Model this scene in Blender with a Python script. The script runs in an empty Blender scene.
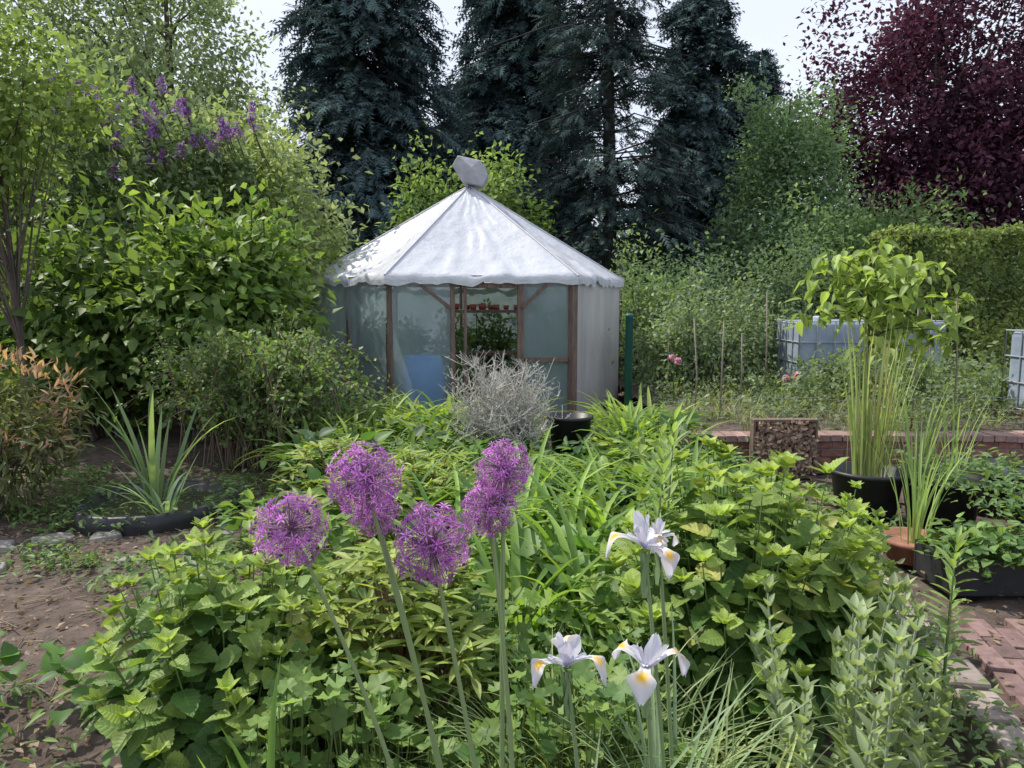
import bpy, math, numpy as np, bmesh
from mathutils import Vector, noise
R=np.random.default_rng(11)
rad=math.radians
def nz(a): return a/(np.linalg.norm(a,axis=-1,keepdims=True)+1e-9)
def A(*x): return np.array(x,float)
UP=A(0,0,1)
# ---------------------------------------------------------------- materials
def newmat(name):
    m=bpy.data.materials.new(name); m.use_nodes=True
    nt=m.node_tree; nt.nodes.clear()
    out=nt.nodes.new('ShaderNodeOutputMaterial')
    return m,nt,out
def N(nt,t,**k):
    n=nt.nodes.new(t)
    for a,b in k.items(): setattr(n,a,b)
    return n
def math_(nt,op,a,b=None,c=None):
    n=N(nt,'ShaderNodeMath',operation=op)
    for i,x in enumerate((a,b,c)):
        if x is None: continue
        if isinstance(x,(int,float)): n.inputs[i].default_value=x
        else: nt.links.new(x,n.inputs[i])
    return n.outputs[0]
def leafmat(name,veins=False,transl=.35,rough=.5,nscale=0,spec=.3,tint=(1.9,1.9,.9),gain=1.25,diffuse=False):
    m,nt,out=newmat(name); L=nt.links.new
    at=N(nt,'ShaderNodeAttribute',attribute_name='col')
    vm=N(nt,'ShaderNodeVectorMath',operation='SCALE'); L(at.outputs['Color'],vm.inputs[0]); vm.inputs['Scale'].default_value=gain
    if nscale:
        tc=N(nt,'ShaderNodeNewGeometry')
        no=N(nt,'ShaderNodeTexNoise'); no.inputs['Scale'].default_value=nscale; no.inputs['Detail'].default_value=2
        L(tc.outputs['Position'],no.inputs['Vector'])
        mr=N(nt,'ShaderNodeMapRange'); mr.inputs[1].default_value=.3; mr.inputs[2].default_value=.7
        mr.inputs[3].default_value=.72*gain; mr.inputs[4].default_value=1.28*gain
        L(no.outputs[0],mr.inputs[0]); L(mr.outputs[0],vm.inputs['Scale'])
    base=vm.outputs[0]
    if diffuse: p=N(nt,'ShaderNodeBsdfDiffuse'); bc=p.inputs['Color']
    else:
        p=N(nt,'ShaderNodeBsdfPrincipled'); p.inputs['Roughness'].default_value=rough
        p.inputs['Specular IOR Level'].default_value=spec; bc=p.inputs['Base Color']
    if veins:
        lu=N(nt,'ShaderNodeAttribute',attribute_name='luv')
        sp=N(nt,'ShaderNodeSeparateXYZ'); L(lu.outputs['Vector'],sp.inputs[0])
        au=math_(nt,'ABSOLUTE',sp.outputs[0])
        mid=math_(nt,'LESS_THAN',au,.04)
        q=math_(nt,'SUBTRACT',sp.outputs[1],math_(nt,'MULTIPLY',au,.28))
        w=math_(nt,'ABSOLUTE',math_(nt,'SUBTRACT',math_(nt,'FRACT',math_(nt,'MULTIPLY',q,7.5)),.5))
        side=math_(nt,'MULTIPLY',math_(nt,'LESS_THAN',w,.07),.6)
        v=math_(nt,'MAXIMUM',mid,side)
        mx=N(nt,'ShaderNodeMix',data_type='RGBA'); 
        L(math_(nt,'MULTIPLY',v,.3),mx.inputs[0]); L(base,mx.inputs[6])
        s2=N(nt,'ShaderNodeVectorMath',operation='MULTIPLY'); L(base,s2.inputs[0]); s2.inputs[1].default_value=(2.0,1.9,1.7)
        L(s2.outputs[0],mx.inputs[7]); base=mx.outputs[2]
        bp=N(nt,'ShaderNodeBump'); bp.inputs['Strength'].default_value=.6; bp.inputs['Distance'].default_value=.005
        hh=math_(nt,'SUBTRACT',math_(nt,'SMOOTH_MIN',w,.3,.1),math_(nt,'MULTIPLY',mid,.3))
        L(hh,bp.inputs['Height']); L(bp.outputs[0],p.inputs['Normal'])
    L(base,bc)
    if transl>0:
        t=N(nt,'ShaderNodeBsdfTranslucent')
        s3=N(nt,'ShaderNodeVectorMath',operation='MULTIPLY'); L(base,s3.inputs[0]); s3.inputs[1].default_value=tint
        L(s3.outputs[0],t.inputs[0])
        mi=N(nt,'ShaderNodeMixShader'); mi.inputs[0].default_value=transl
        L(p.outputs[0],mi.inputs[1]); L(t.outputs[0],mi.inputs[2]); L(mi.outputs[0],out.inputs[0])
    else: L(p.outputs[0],out.inputs[0])
    return m
def surf(name,c1,c2,scale=5,rough=.7,bump=.3,stretch=(1,1,1),transl=0,transp=0,spec=.4,dist=.01,detail=6,usecol=False,metal=0,coord='Object'):
    m,nt,out=newmat(name); L=nt.links.new
    tc=N(nt,'ShaderNodeTexCoord'); mp=N(nt,'ShaderNodeMapping'); mp.inputs['Scale'].default_value=stretch
    L(tc.outputs[coord],mp.inputs[0])
    no=N(nt,'ShaderNodeTexNoise'); no.inputs['Scale'].default_value=scale; no.inputs['Detail'].default_value=detail
    no.inputs['Roughness'].default_value=.65
    L(mp.outputs[0],no.inputs['Vector'])
    cr=N(nt,'ShaderNodeValToRGB'); cr.color_ramp.elements[0].position=.3; cr.color_ramp.elements[1].position=.7
    cr.color_ramp.elements[0].color=(*c1,1); cr.color_ramp.elements[1].color=(*c2,1)
    L(no.outputs[0],cr.inputs[0]); base=cr.outputs[0]
    if usecol:
        at=N(nt,'ShaderNodeAttribute',attribute_name='col')
        mu=N(nt,'ShaderNodeVectorMath',operation='MULTIPLY'); L(base,mu.inputs[0]); L(at.outputs['Color'],mu.inputs[1]); base=mu.outputs[0]
    p=N(nt,'ShaderNodeBsdfPrincipled'); p.inputs['Roughness'].default_value=rough; p.inputs['Specular IOR Level'].default_value=spec
    p.inputs['Metallic'].default_value=metal
    L(base,p.inputs['Base Color'])
    bp=N(nt,'ShaderNodeBump'); bp.inputs['Strength'].default_value=bump; bp.inputs['Distance'].default_value=dist
    L(no.outputs[0],bp.inputs['Height']); L(bp.outputs[0],p.inputs['Normal'])
    sh=p.outputs[0]
    if transl:
        t=N(nt,'ShaderNodeBsdfTranslucent'); L(base,t.inputs[0]); L(bp.outputs[0],t.inputs['Normal'])
        mi=N(nt,'ShaderNodeMixShader'); mi.inputs[0].default_value=transl; L(sh,mi.inputs[1]); L(t.outputs[0],mi.inputs[2]); sh=mi.outputs[0]
    if transp:
        t=N(nt,'ShaderNodeBsdfTransparent')
        mi=N(nt,'ShaderNodeMixShader'); mi.inputs[0].default_value=transp; L(sh,mi.inputs[1]); L(t.outputs[0],mi.inputs[2]); sh=mi.outputs[0]
    L(sh,out.inputs[0]); return m
LEAF=leafmat('leaf',gain=1.3); LEAFV=leafmat('leaf_veined',True,.3,.48,14,.28,gain=1.3); NEED=leafmat('needles',False,.1,tint=(1.2,1.3,1.2),gain=1.4,diffuse=True)
FAR=leafmat('leaf_far',False,.35,gain=1.35,diffuse=True,tint=(1.7,1.8,1.0))
PETAL=leafmat('petal',False,.35,.6,0,.2,(1.1,1.05,1.15),gain=1.05)
BARK=surf('bark',(.05,.04,.035),(.15,.12,.1),12,.9,.8,(1,1,.25),dist=.02)
DBARK=surf('conifer_bark',(.022,.022,.024),(.06,.055,.055),10,.95,.8,(1,1,.25),dist=.03)
STEM=leafmat('stem',False,.0,.5,gain=1.15)
WOOD=surf('weathered_wood',(.09,.062,.052),(.22,.155,.13),8,.8,.4,(4,4,.6))
# ---------------------------------------------------------------- mesh builder
class MB:
    def __init__(s): s.v=[];s.c=[];s.u=[];s.f=[];s.n=0
    def add(s,v,faces,c,mat=0,uv=None,smooth=True):
        v=np.asarray(v,float).reshape(-1,3); n=len(v)
        c=np.broadcast_to(np.asarray(c,float),(n,3))
        s.v.append(v); s.c.append(c); s.u.append(np.zeros((n,2)) if uv is None else uv)
        for f in faces:
            f=np.asarray(f,int)
            s.f.append((f+s.n,mat,smooth))
        s.n+=n
    def build(s,name,mats,parent=None,bevel=0):
        v=np.concatenate(s.v); c=np.concatenate(s.c); u=np.concatenate(s.u)
        me=bpy.data.meshes.new(name); me.vertices.add(len(v)); me.vertices.foreach_set('co',v.astype(np.float32).ravel())
        li=np.concatenate([f.ravel() for f,_,_ in s.f]); tot=np.concatenate([np.full(len(f),f.shape[1]) for f,_,_ in s.f])
        mi=np.concatenate([np.full(len(f),m) for f,m,_ in s.f]); sm=np.concatenate([np.full(len(f),k) for f,_,k in s.f])
        st=np.concatenate([[0],np.cumsum(tot)[:-1]])
        me.loops.add(len(li)); me.loops.foreach_set('vertex_index',li.astype(np.int32))
        me.polygons.add(len(tot)); me.polygons.foreach_set('loop_start',st.astype(np.int32))
        for m in mats: me.materials.append(m)
        me.polygons.foreach_set('material_index',mi.astype(np.int32))
        me.polygons.foreach_set('use_smooth',sm.astype(bool))
        me.update(calc_edges=True)
        a=me.attributes.new('col','FLOAT_COLOR','POINT'); a.data.foreach_set('color',np.concatenate([c,np.ones((len(c),1))],1).astype(np.float32).ravel())
        a=me.attributes.new('luv','FLOAT2','POINT'); a.data.foreach_set('vector',u.astype(np.float32).ravel())
        o=bpy.data.objects.new(name,me); bpy.context.collection.objects.link(o)
        if parent: o.parent=parent
        if bevel:
            b=o.modifiers.new('b','BEVEL'); b.width=bevel; b.segments=2; b.limit_method='ANGLE'
        return o
def empty(name):
    o=bpy.data.objects.new(name,None); bpy.context.collection.objects.link(o); return o
def inst(mb,T,pos,axis,nrm,sc,col,mat=0):
    tv,tf,tu,tc=T; n=len(pos)
    if n==0: return
    pos=np.asarray(pos,float); sc=np.asarray(sc,float)
    if sc.ndim==1: sc=np.repeat(sc[:,None],3,1)
    col=np.broadcast_to(np.asarray(col,float),(n,3))
    y=nz(np.broadcast_to(axis,(n,3))); z=np.broadcast_to(nrm,(n,3)); z=nz(z-(z*y).sum(1,keepdims=True)*y); x=np.cross(y,z)
    t=tv[None]*sc[:,None,:]
    P=pos[:,None]+t[...,0:1]*x[:,None]+t[...,1:2]*y[:,None]+t[...,2:3]*z[:,None]
    V=len(tv); off=(np.arange(n)*V)[:,None,None]
    fs=[(f[None]+off).reshape(-1,f.shape[1]) for f in tf]
    C=(col[:,None]*tc[None]).reshape(-1,3)
    mb.add(P.reshape(-1,3),fs,C,mat,np.tile(tu,(n,1)))
def leafT(rows,w,serr=0,fold=.12,curl=-.25,dome=.0,pw=.62):
    v=[];u=[]
    cols=[-1,-.5,0,.5,1]
    for i in range(rows):
        t=i/(rows-1)
        b=(math.sin(math.pi*t**pw)**.8 if 0<t<1 else 0)
        if serr and 0<i<rows-1: b*=1+(serr if i%2 else -serr)
        for k in cols:
            x=k*w*.5*b
            v.append((x,t,abs(k)*fold*b*w*2+curl*t*t*.6+dome*(1-k*k)*b*w)); u.append((k*.5,t))
    f=[]
    for i in range(rows-1):
        for j in range(4): a=i*5+j; f.append((a,a+1,a+6,a+5))
    return (np.array(v),[np.array(f)],np.array(u),np.ones((len(v),3)))
LV=leafT(13,.74,.08,.07,-.3)
LVs=leafT(6,.45,0,.1,-.3)
LLan=leafT(6,.22,0,.12,-.3,pw=1)
L2=(A((0,0,0),(-.28,.42,.07),(0,1,-.1),(.28,.42,.07),(0,.5,0)).reshape(-1,3),[np.array([(0,4,1),(1,4,2),(0,3,4),(4,3,2)])],np.zeros((5,2)),np.ones((5,3)))
L1=(A((0,0,0),(-.3,.45,.08),(0,1,-.05),(.3,.45,.08)).reshape(-1,3),[np.array([(0,2,1),(0,3,2)])],np.zeros((4,2)),np.ones((4,3)))
def spray():
    v=[];f=[]
    def sl(x0,y0,x1,y1,w):
        d=nz(A(x1-x0,y1-y0)); p=A(-d[1],d[0])*w
        b=len(v); zz=-.12*(x1*x1+y1*y1)
        v.extend([(x0+p[0],y0+p[1],0),(x0-p[0],y0-p[1],0),(x1,y1,zz)]); f.append((b,b+1,b+2))
    sl(0,0,0,1,.05)
    for t in (.12,.35,.58,.8):
        l=.42*(1-t*.7)
        sl(0,t,-l*.8,t+l*.7,.06); sl(0,t+.05,l*.8,t+.05+l*.7,.06)
    return (np.array(v),[np.array(f)],np.zeros((len(v),2)),np.ones((len(v),3)))
SP=spray()
def stickT(s=4):
    v=[];
    for y in (0,1):
        for k in range(s): a=2*math.pi*k/s; v.append((math.cos(a),y,math.sin(a)))
    f=[(k,(k+1)%s,s+(k+1)%s,s+k) for k in range(s)]
    return (np.array(v,float),[np.array(f)],np.zeros((2*s,2)),np.ones((2*s,3)))
ST=stickT()
def sticks(mb,p0,p1,r,col,mat=0):
    p0=np.asarray(p0,float);p1=np.asarray(p1,float); d=p1-p0; l=np.linalg.norm(d,axis=1)
    r=np.broadcast_to(r,(len(p0),))
    ref=np.where(np.abs(nz(d)[:,2:3])>.9,A(1,0,0)[None],UP[None])
    inst(mb,ST,p0,d,ref,np.stack([r,l,r],1),col,mat)
def tube(mb,pts,rr,col,mat=0,s=8,cap=False):
    pts=np.asarray(pts,float); n=len(pts); rr=np.broadcast_to(rr,(n,))
    t=np.gradient(pts,axis=0); t=nz(t); ref=A(1,0,0) if abs(t[0][2])>.7 else UP
    x=nz(np.cross(t,ref)); y=np.cross(t,x)
    a=np.arange(s)*2*math.pi/s
    P=pts[:,None]+rr[:,None,None]*(np.cos(a)[None,:,None]*x[:,None]+np.sin(a)[None,:,None]*y[:,None])
    f=[(i*s+k,i*s+(k+1)%s,(i+1)*s+(k+1)%s,(i+1)*s+k) for i in range(n-1) for k in range(s)]
    fs=[np.array(f)]
    if cap: fs+= [np.array([[ (n-1)*s+k for k in range(s)]]),np.array([[k for k in range(s)][::-1]])]
    mb.add(P.reshape(-1,3),fs,col,mat)
def bez(p0,p1,p2,n=8):
    t=np.linspace(0,1,n)[:,None]; p0,p1,p2=map(np.asarray,(p0,p1,p2))
    return (1-t)**2*p0+2*t*(1-t)*p1+t*t*p2
def box(mb,c,h,ax=None,col=(1,1,1),mat=0):
    ax=np.eye(3) if ax is None else np.asarray(ax,float)
    s=A((-1,-1,-1),(1,-1,-1),(1,1,-1),(-1,1,-1),(-1,-1,1),(1,-1,1),(1,1,1),(-1,1,1)).reshape(-1,3)*A(*h)
    mb.add(A(*c)+s@ax,[np.array([(0,3,2,1),(4,5,6,7),(0,1,5,4),(1,2,6,5),(2,3,7,6),(3,0,4,7)])],col,mat,smooth=False)
def rotz(a): return np.array([[math.cos(a),math.sin(a),0],[-math.sin(a),math.cos(a),0],[0,0,1]])
def revolve(mb,prof,c,col,mat=0,s=32,wob=0):
    a=np.arange(s)*2*math.pi/s; n=len(prof); pr=np.array(prof,float)
    w=1+wob*np.sin(a*3+1)+wob*.6*np.sin(a*5)
    P=np.stack([pr[:,0:1]*np.cos(a)*w,pr[:,0:1]*np.sin(a)*w,np.repeat(pr[:,1:2],s,1)],-1)+A(*c)
    f=[(i*s+k,i*s+(k+1)%s,(i+1)*s+(k+1)%s,(i+1)*s+k) for i in range(n-1) for k in range(s)]
    mb.add(P.reshape(-1,3),[np.array(f)],col,mat)
def cmix(n,a,b,t=None,var=.17):
    t=R.random(n) if t is None else t
    c=A(*a)[None]*(1-t[:,None])+A(*b)[None]*t[:,None]
    return np.clip(c*(1+var*R.standard_normal((n,1))),.002,1)
def rdir(n): return nz(R.standard_normal((n,3)))
def crown(mb,c,rd,ncl,nl,clr,ls,cA,cB,T=L1,droop=.15,shell=.5,mat=0,lump=.22,upn=.8,flat=1.,zmin=.03,lsv=.35):
    d=rdir(ncl); r=shell+(1-shell)*R.random(ncl)**.5
    ph=R.random(6)*6.28
    k=1+lump*(np.sin(d[:,0]*4+ph[0])*np.sin(d[:,2]*5+ph[1])+np.sin(d[:,1]*4+ph[2])*.6+.5*np.sin(d[:,2]*9+d[:,0]*7+ph[3]))
    cen=A(*c)+d*A(*rd)*(r*k)[:,None]
    ci=np.repeat(np.arange(ncl),nl); n=len(ci)
    g=R.standard_normal((n,3)); g[:,2]*=flat
    p=cen[ci]+g*clr*(.6+.8*R.random(ncl))[ci][:,None]
    ok=p[:,2]>zmin; p=p[ok]; ci=ci[ok]; n=len(p)
    o=nz(p-A(*c))
    ax=nz(o*.6+R.standard_normal((n,3))*.6+A(0,0,-droop)); nm=nz(upn*UP+o*.5+R.standard_normal((n,3))*.45)
    t=np.clip(R.random(ncl)[ci]*.6+R.random(n)*.4,0,1)
    inst(mb,T,p,ax,nm,ls*(1-lsv/2+lsv*R.random(n)),cmix(n,cA,cB,t),mat)
    return cen
def limbs(mb,base,h,r,cen,nlimb,mat=1,lean=(0,0)):
    base=A(*base); top=base+A(lean[0],lean[1],h)
    tube(mb,bez(base,base+A(lean[0]*.2,lean[1]*.3,h*.5),top,10),np.linspace(r,r*.25,10),(1,1,1),mat)
    idx=R.choice(len(cen),min(nlimb,len(cen)),False)
    for i in idx:
        t=.3+.6*R.random(); s=base+A(lean[0]*t*t,lean[1]*t*t,h*t); e=cen[i]
        if e[2]<s[2]-.5: continue
        m=(s+e)/2+A(0,0,-.05*np.linalg.norm(e-s))
        tube(mb,bez(s,m,e,6),np.linspace(r*.4*(1-t*.6),r*.05,6),(1,1,1),mat,5)
def straps(mb,base,az,el,bend,Ln,W,col,mat=0,S=9,tw=.25):
    n=len(base); s=np.linspace(0,1,S)
    ang=el[:,None]-bend[:,None]*s[None]**1.4
    azs=az[:,None]+(R.standard_normal(n)*tw)[:,None]*s[None]**2
    ds=(Ln/(S-1))[:,None]
    def cs(x): c=np.cumsum(x,1); return c-x[:,:1]
    X=cs(np.cos(ang)*np.cos(azs))*ds; Y=cs(np.cos(ang)*np.sin(azs))*ds; Z=cs(np.sin(ang))*ds
    P=base[:,None]+np.stack([X,Y,Z],-1)
    side=np.stack([-np.sin(azs),np.cos(azs),0*azs],-1)
    nm=np.stack([-np.sin(ang)*np.cos(azs),-np.sin(ang)*np.sin(azs),np.cos(ang)],-1)
    w=(np.minimum(1,.5+s*2.5)*(1-s**3.5))[None,:,None]*W[:,None,None]+.0008
    V=np.stack([P-side*w/2+nm*w*.22,P,P+side*w/2+nm*w*.22],2)
    f=[]
    for i in range(S-1):
        for j in range(2): a=i*3+j; f.append((a,a+1,a+4,a+3))
    f=np.array(f); off=(np.arange(n)*S*3)[:,None,None]
    g=(1.15-.3*np.abs(s-.4))[None,:,None,None]
    C=np.broadcast_to(col[:,None,None,:]*g,(n,S,3,3)).reshape(-1,3)
    mb.add(V.reshape(-1,3),[(f[None]+off).reshape(-1,4)],C,mat)
def tuft(mb,x,y,z,n,L,W,cA,cB,spread=.1,el=(55,88),bend=(40,110),mat=0,S=9):
    a=R.random(n)*6.283; r=spread*np.sqrt(R.random(n))
    b=np.stack([x+r*np.cos(a),y+r*np.sin(a),np.full(n,z)],1)
    straps(mb,b,a+R.standard_normal(n)*.5,np.radians(R.uniform(*el,n)),np.radians(R.uniform(*bend,n)),L*R.uniform(.6,1.1,n),W*R.uniform(.7,1.2,n),cmix(n,cA,cB),mat,S)
# ---------------------------------------------------------------- world
EL=54; AZ=-58
w=bpy.data.worlds.new('World'); bpy.context.scene.world=w; w.use_nodes=True
nt=w.node_tree; bg=nt.nodes['Background']
sk=nt.nodes.new('ShaderNodeTexSky'); sk.sky_type='NISHITA'; sk.sun_disc=False
sk.sun_elevation=rad(EL); sk.sun_rotation=rad(AZ%360); sk.air_density=1.2; sk.dust_density=3.0; sk.ozone_density=1.5
tcw=nt.nodes.new('ShaderNodeTexCoord'); nw=nt.nodes.new('ShaderNodeTexNoise'); nw.inputs['Scale'].default_value=2.2; nw.inputs['Detail'].default_value=5
nt.links.new(tcw.outputs['Generated'],nw.inputs['Vector'])
mrw=nt.nodes.new('ShaderNodeMapRange'); mrw.inputs[1].default_value=.3; mrw.inputs[2].default_value=.7; mrw.inputs[3].default_value=.72; mrw.inputs[4].default_value=.95
nt.links.new(nw.outputs[0],mrw.inputs[0])
mxw=nt.nodes.new('ShaderNodeMix'); mxw.data_type='RGBA'; nt.links.new(mrw.outputs[0],mxw.inputs[0]); nt.links.new(sk.outputs[0],mxw.inputs[6]); mxw.inputs[7].default_value=(6.4,6.9,8.0,1)
nt.links.new(mxw.outputs[2],bg.inputs[0]); bg.inputs[1].default_value=.15
S=Vector((math.sin(rad(AZ))*math.cos(rad(EL)),math.cos(rad(AZ))*math.cos(rad(EL)),math.sin(rad(EL))))
ld=bpy.data.lights.new('sun','SUN'); ld.energy=5.0; ld.angle=rad(.8); ld.color=(1,.94,.83)
lo=bpy.data.objects.new('sun',ld); bpy.context.collection.objects.link(lo); lo.rotation_euler=(-S).to_track_quat('-Z','Y').to_euler()
cd=bpy.data.cameras.new('camera'); cam=bpy.data.objects.new('camera',cd); bpy.context.collection.objects.link(cam)
cam.location=(0,0,1.6); cam.rotation_euler=(rad(90-6.48),0,0); cd.lens=26; cd.sensor_width=36; cd.clip_end=1500; cd.clip_start=.05
bpy.context.scene.camera=cam
bpy.context.scene.view_settings.view_transform='Standard'
# ---------------------------------------------------------------- ground
def gh(x,y):
    return .05*noise.noise(Vector((x*.8,y*.8,0)))+.02*noise.noise(Vector((x*3,y*3,3)))
gx=np.concatenate([np.array([-400,-150,-70,-35,-20]),np.arange(-12,12.01,.1),np.array([20,35,70,150,400])])
gy=np.concatenate([np.array([-200,-50,-15,-5]),np.arange(-1,14,.1),np.array([16,19,24,35,60,120,300,600])])
mb=MB(); nx,ny=len(gx),len(gy)
v=[(x,y,gh(x,y)-.03+(.03*noise.noise(Vector((x*5,y*5,1)))+.02*noise.noise(Vector((x*13,y*13,1))) if abs(x)<12 and y<14 else 0)) for y in gy for x in gx]
f=np.array([(j*nx+i,j*nx+i+1,(j+1)*nx+i+1,(j+1)*nx+i) for j in range(ny-1) for i in range(nx-1)])
mb.add(v,[f],(1,1,1))
SOIL=surf('soil',(.04,.03,.025),(.16,.12,.1),9,.95,1,dist=.04,detail=14)
mb.build('ground',[SOIL])
mb=MB(); xs=np.linspace(1.7,12,60); ys=np.linspace(6.97,12.8,40)
v=[(x,y,.27+gh(x*2,y*2)*.8) for j,y in enumerate(ys) for i,x in enumerate(xs)]
f=np.array([(j*60+i,j*60+i+1,(j+1)*60+i+1,(j+1)*60+i) for j in range(39) for i in range(59)]); mb.add(v,[f],(1,1,1)); mb.build('raised_bed_soil',[SOIL])
mb=MB(); n=6500
x=R.uniform(-5,-.9,n); y=R.uniform(2.0,6.8,n); z=np.array([gh(a,b) for a,b in zip(x,y)])-.02
inst(mb,L2,np.stack([x,y,z],1),rdir(n)*A(1,1,.2),UP+R.standard_normal((n,3))*.5,R.uniform(.012,.05,n),cmix(n,(.07,.045,.03),(.26,.19,.14),None,.3))
k=500; x=R.uniform(-5,-.9,k); y=R.uniform(2.0,6.8,k); p=np.stack([x,y,np.array([gh(a,b) for a,b in zip(x,y)])-.015],1); sticks(mb,p,p+rdir(k)*A(1,1,.12)*R.uniform(.05,.25,(k,1)),.003,cmix(k,(.12,.09,.07),(.3,.24,.19)))
mb.build('leaf_litter',[LEAF])
mb=MB()
for i in range(900):
    x=R.uniform(-5,-1.0); y=R.uniform(2.2,7)
    if noise.noise(Vector((x*1.3,y*1.3,5)))<(.12 if x<-1.6 and y<4.2 else -.1): continue
    k=R.integers(8,26); hh=R.uniform(.02,.1); p=A(x,y,gh(x,y)-.01)+R.standard_normal((k,3))*A(.05,.05,.0)+UP*(hh*R.random((k,1))+.01)
    inst(mb,[LVs,LVs,LLan][R.integers(3)],p,rdir(k)*A(1,1,.4),UP+R.standard_normal((k,3))*.3,R.uniform(.025,.075,k),cmix(k,(.05,.1,.03),(.12,.19,.06)))
mb.build('ground_weeds',[LEAF])
# ---------------------------------------------------------------- background trees
def conifer(name,x,y,H,Rb,n,cA,cB,z0=.5,p=.8,dr=.35,sz=.55,tr=.22,gap=0):
    mb=MB(); tube(mb,[(x,y,0),(x+.05,y,H*.25),(x-.04,y,H*.5),(x,y,H)],[tr,tr*.8,tr*.6,.03],(1,1,1),1)
    nb=n//28; zb=z0+(H-z0)*(1-(1-R.random(nb))**.75 if gap==0 else R.random(nb)); az=R.random(nb)*6.283
    prof=Rb*np.clip(1-(zb/H),0,1)**p*(.65+.6*R.random(nb))
    prof*=1+.2*np.sin(az*3+zb*1.1)+.15*np.sin(zb*3.1+az*2)
    bi=np.repeat(np.arange(nb),28); m=len(bi); t=(.15 if gap==0 else .05)+.85*R.random(m)**.7
    l=prof[bi]*t; wd=R.standard_normal(m)*.16*prof[bi]*(.35+.65*(1-t))
    a=az[bi]; 
    P=np.stack([x+l*np.cos(a)-wd*np.sin(a),y+l*np.sin(a)+wd*np.cos(a),zb[bi]+.18*l-dr*l*t-np.abs(R.standard_normal(m))*.16],1)
    ax=np.stack([np.cos(a),np.sin(a),-.25-dr*t],1)+R.standard_normal((m,3))*.4
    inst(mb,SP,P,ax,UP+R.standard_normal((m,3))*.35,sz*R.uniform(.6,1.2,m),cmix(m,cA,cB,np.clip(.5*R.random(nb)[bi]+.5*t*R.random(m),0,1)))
    e=np.stack([x+prof*np.cos(az),y+prof*np.sin(az),zb+.18*prof-dr*prof],1); s0=np.stack([x+0*az,y+0*az,zb],1)
    mid=(s0+e)/2+UP*(prof[:,None]*.13); sticks(mb,s0,mid,.022,(1,1,1),1); sticks(mb,mid,e,.014,(1,1,1),1)
    return mb.build(name,[NEED,DBARK])
cb=(.04,.066,.075); cg=(.1,.145,.14)  # conifer colours; bluish tint paints distance haze into the needles
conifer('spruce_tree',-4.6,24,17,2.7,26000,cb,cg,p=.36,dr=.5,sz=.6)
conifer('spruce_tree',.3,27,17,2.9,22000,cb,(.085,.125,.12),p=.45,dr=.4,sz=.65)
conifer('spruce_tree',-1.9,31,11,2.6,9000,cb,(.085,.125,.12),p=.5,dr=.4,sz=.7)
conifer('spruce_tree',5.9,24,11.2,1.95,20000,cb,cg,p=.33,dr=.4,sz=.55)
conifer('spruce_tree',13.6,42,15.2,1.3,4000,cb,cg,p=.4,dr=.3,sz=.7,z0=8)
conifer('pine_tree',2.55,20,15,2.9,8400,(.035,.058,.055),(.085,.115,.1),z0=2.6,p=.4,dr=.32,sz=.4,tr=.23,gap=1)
def tree(name,x,y,H,crowns,r=.15,nl=40,mats=None,lean=(0,0),**k):
    mb=MB(); cs=[]
    for (c,rd,ncl,nlv,clr,ls,cA,cB) in crowns: cs.append(crown(mb,c,rd,ncl,nlv,clr,ls,cA,cB,**k))
    limbs(mb,(x,y,-.05),H,r,np.concatenate(cs),nl,1,lean); return mb.build(name,mats or [FAR,BARK])
bA,bB=(.032,.016,.026),(.125,.055,.082)
BEE=leafmat('beech_leaf',False,.22,tint=(1.4,1,1.1),diffuse=True)
tree('copper_beech_tree',12.7,23,9,[((12.7,23,7.1),(3.9,3.,3.4),360,100,.4,.18,bA,bB),((16,22,5),(3,3,3),100,90,.42,.18,bA,bB),((12.4,21.5,4.2),(2.7,2.,1.8),110,80,.4,.18,bA,bB)],.3,60,[BEE,BARK],shell=.45,lump=.32)
gA,gB=(.075,.125,.07),(.18,.25,.14)
tree('birch_tree',6.9,19,6.6,[((6.9,19,4.6),(1.4,1.4,2.2),230,60,.28,.13,gA,gB),((7.2,18.4,2.4),(2.,1.5,1.8),180,50,.3,.13,gA,gB)],.12,50,shell=.3,lump=.3)
pA,pB=(.13,.17,.1),(.3,.35,.21)
tree('birch_tree',-8.9,20,10,[((-8.9,20,8.8),(2.0,2.2,3.2),210,60,.32,.15,pA,pB),((-11.8,19,7.5),(2.4,2.2,4),210,60,.36,.15,pA,pB),((-7.8,21,6.0),(1.3,2,1.7),90,60,.3,.15,pA,pB)],.18,50,shell=.25,lump=.3)
tree('sapling_tree',-1.25,15.5,4.2,[((-1.8,15.5,3.5),(.6,.5,1.2),36,30,.2,.14,(.1,.16,.06),(.22,.28,.1)),((-.3,15.6,3.9),(.6,.5,.9),28,30,.2,.14,(.1,.16,.06),(.22,.28,.1)),((-1,15.6,2.6),(1.7,.6,1.3),80,40,.22,.14,(.05,.09,.03),(.12,.17,.05))],.05,30,shell=.2)
mb=MB(); lA,lB=(.08,.12,.065),(.19,.235,.13)
cs=[crown(mb,(-6.4,12,3.0),(1.9,1.4,1.6),210,60,.24,.14,lA,lB),crown(mb,(-4.4,12,2.8),(1.5,1.3,1.6),200,60,.24,.13,(.13,.17,.09),(.27,.3,.17)),crown(mb,(-8.5,11.5,2.6),(1.6,1.2,2.2),140,60,.24,.14,lA,lB)]
cs=np.concatenate(cs); limbs(mb,(-5.6,12,0),3.6,.12,cs,40)
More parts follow.
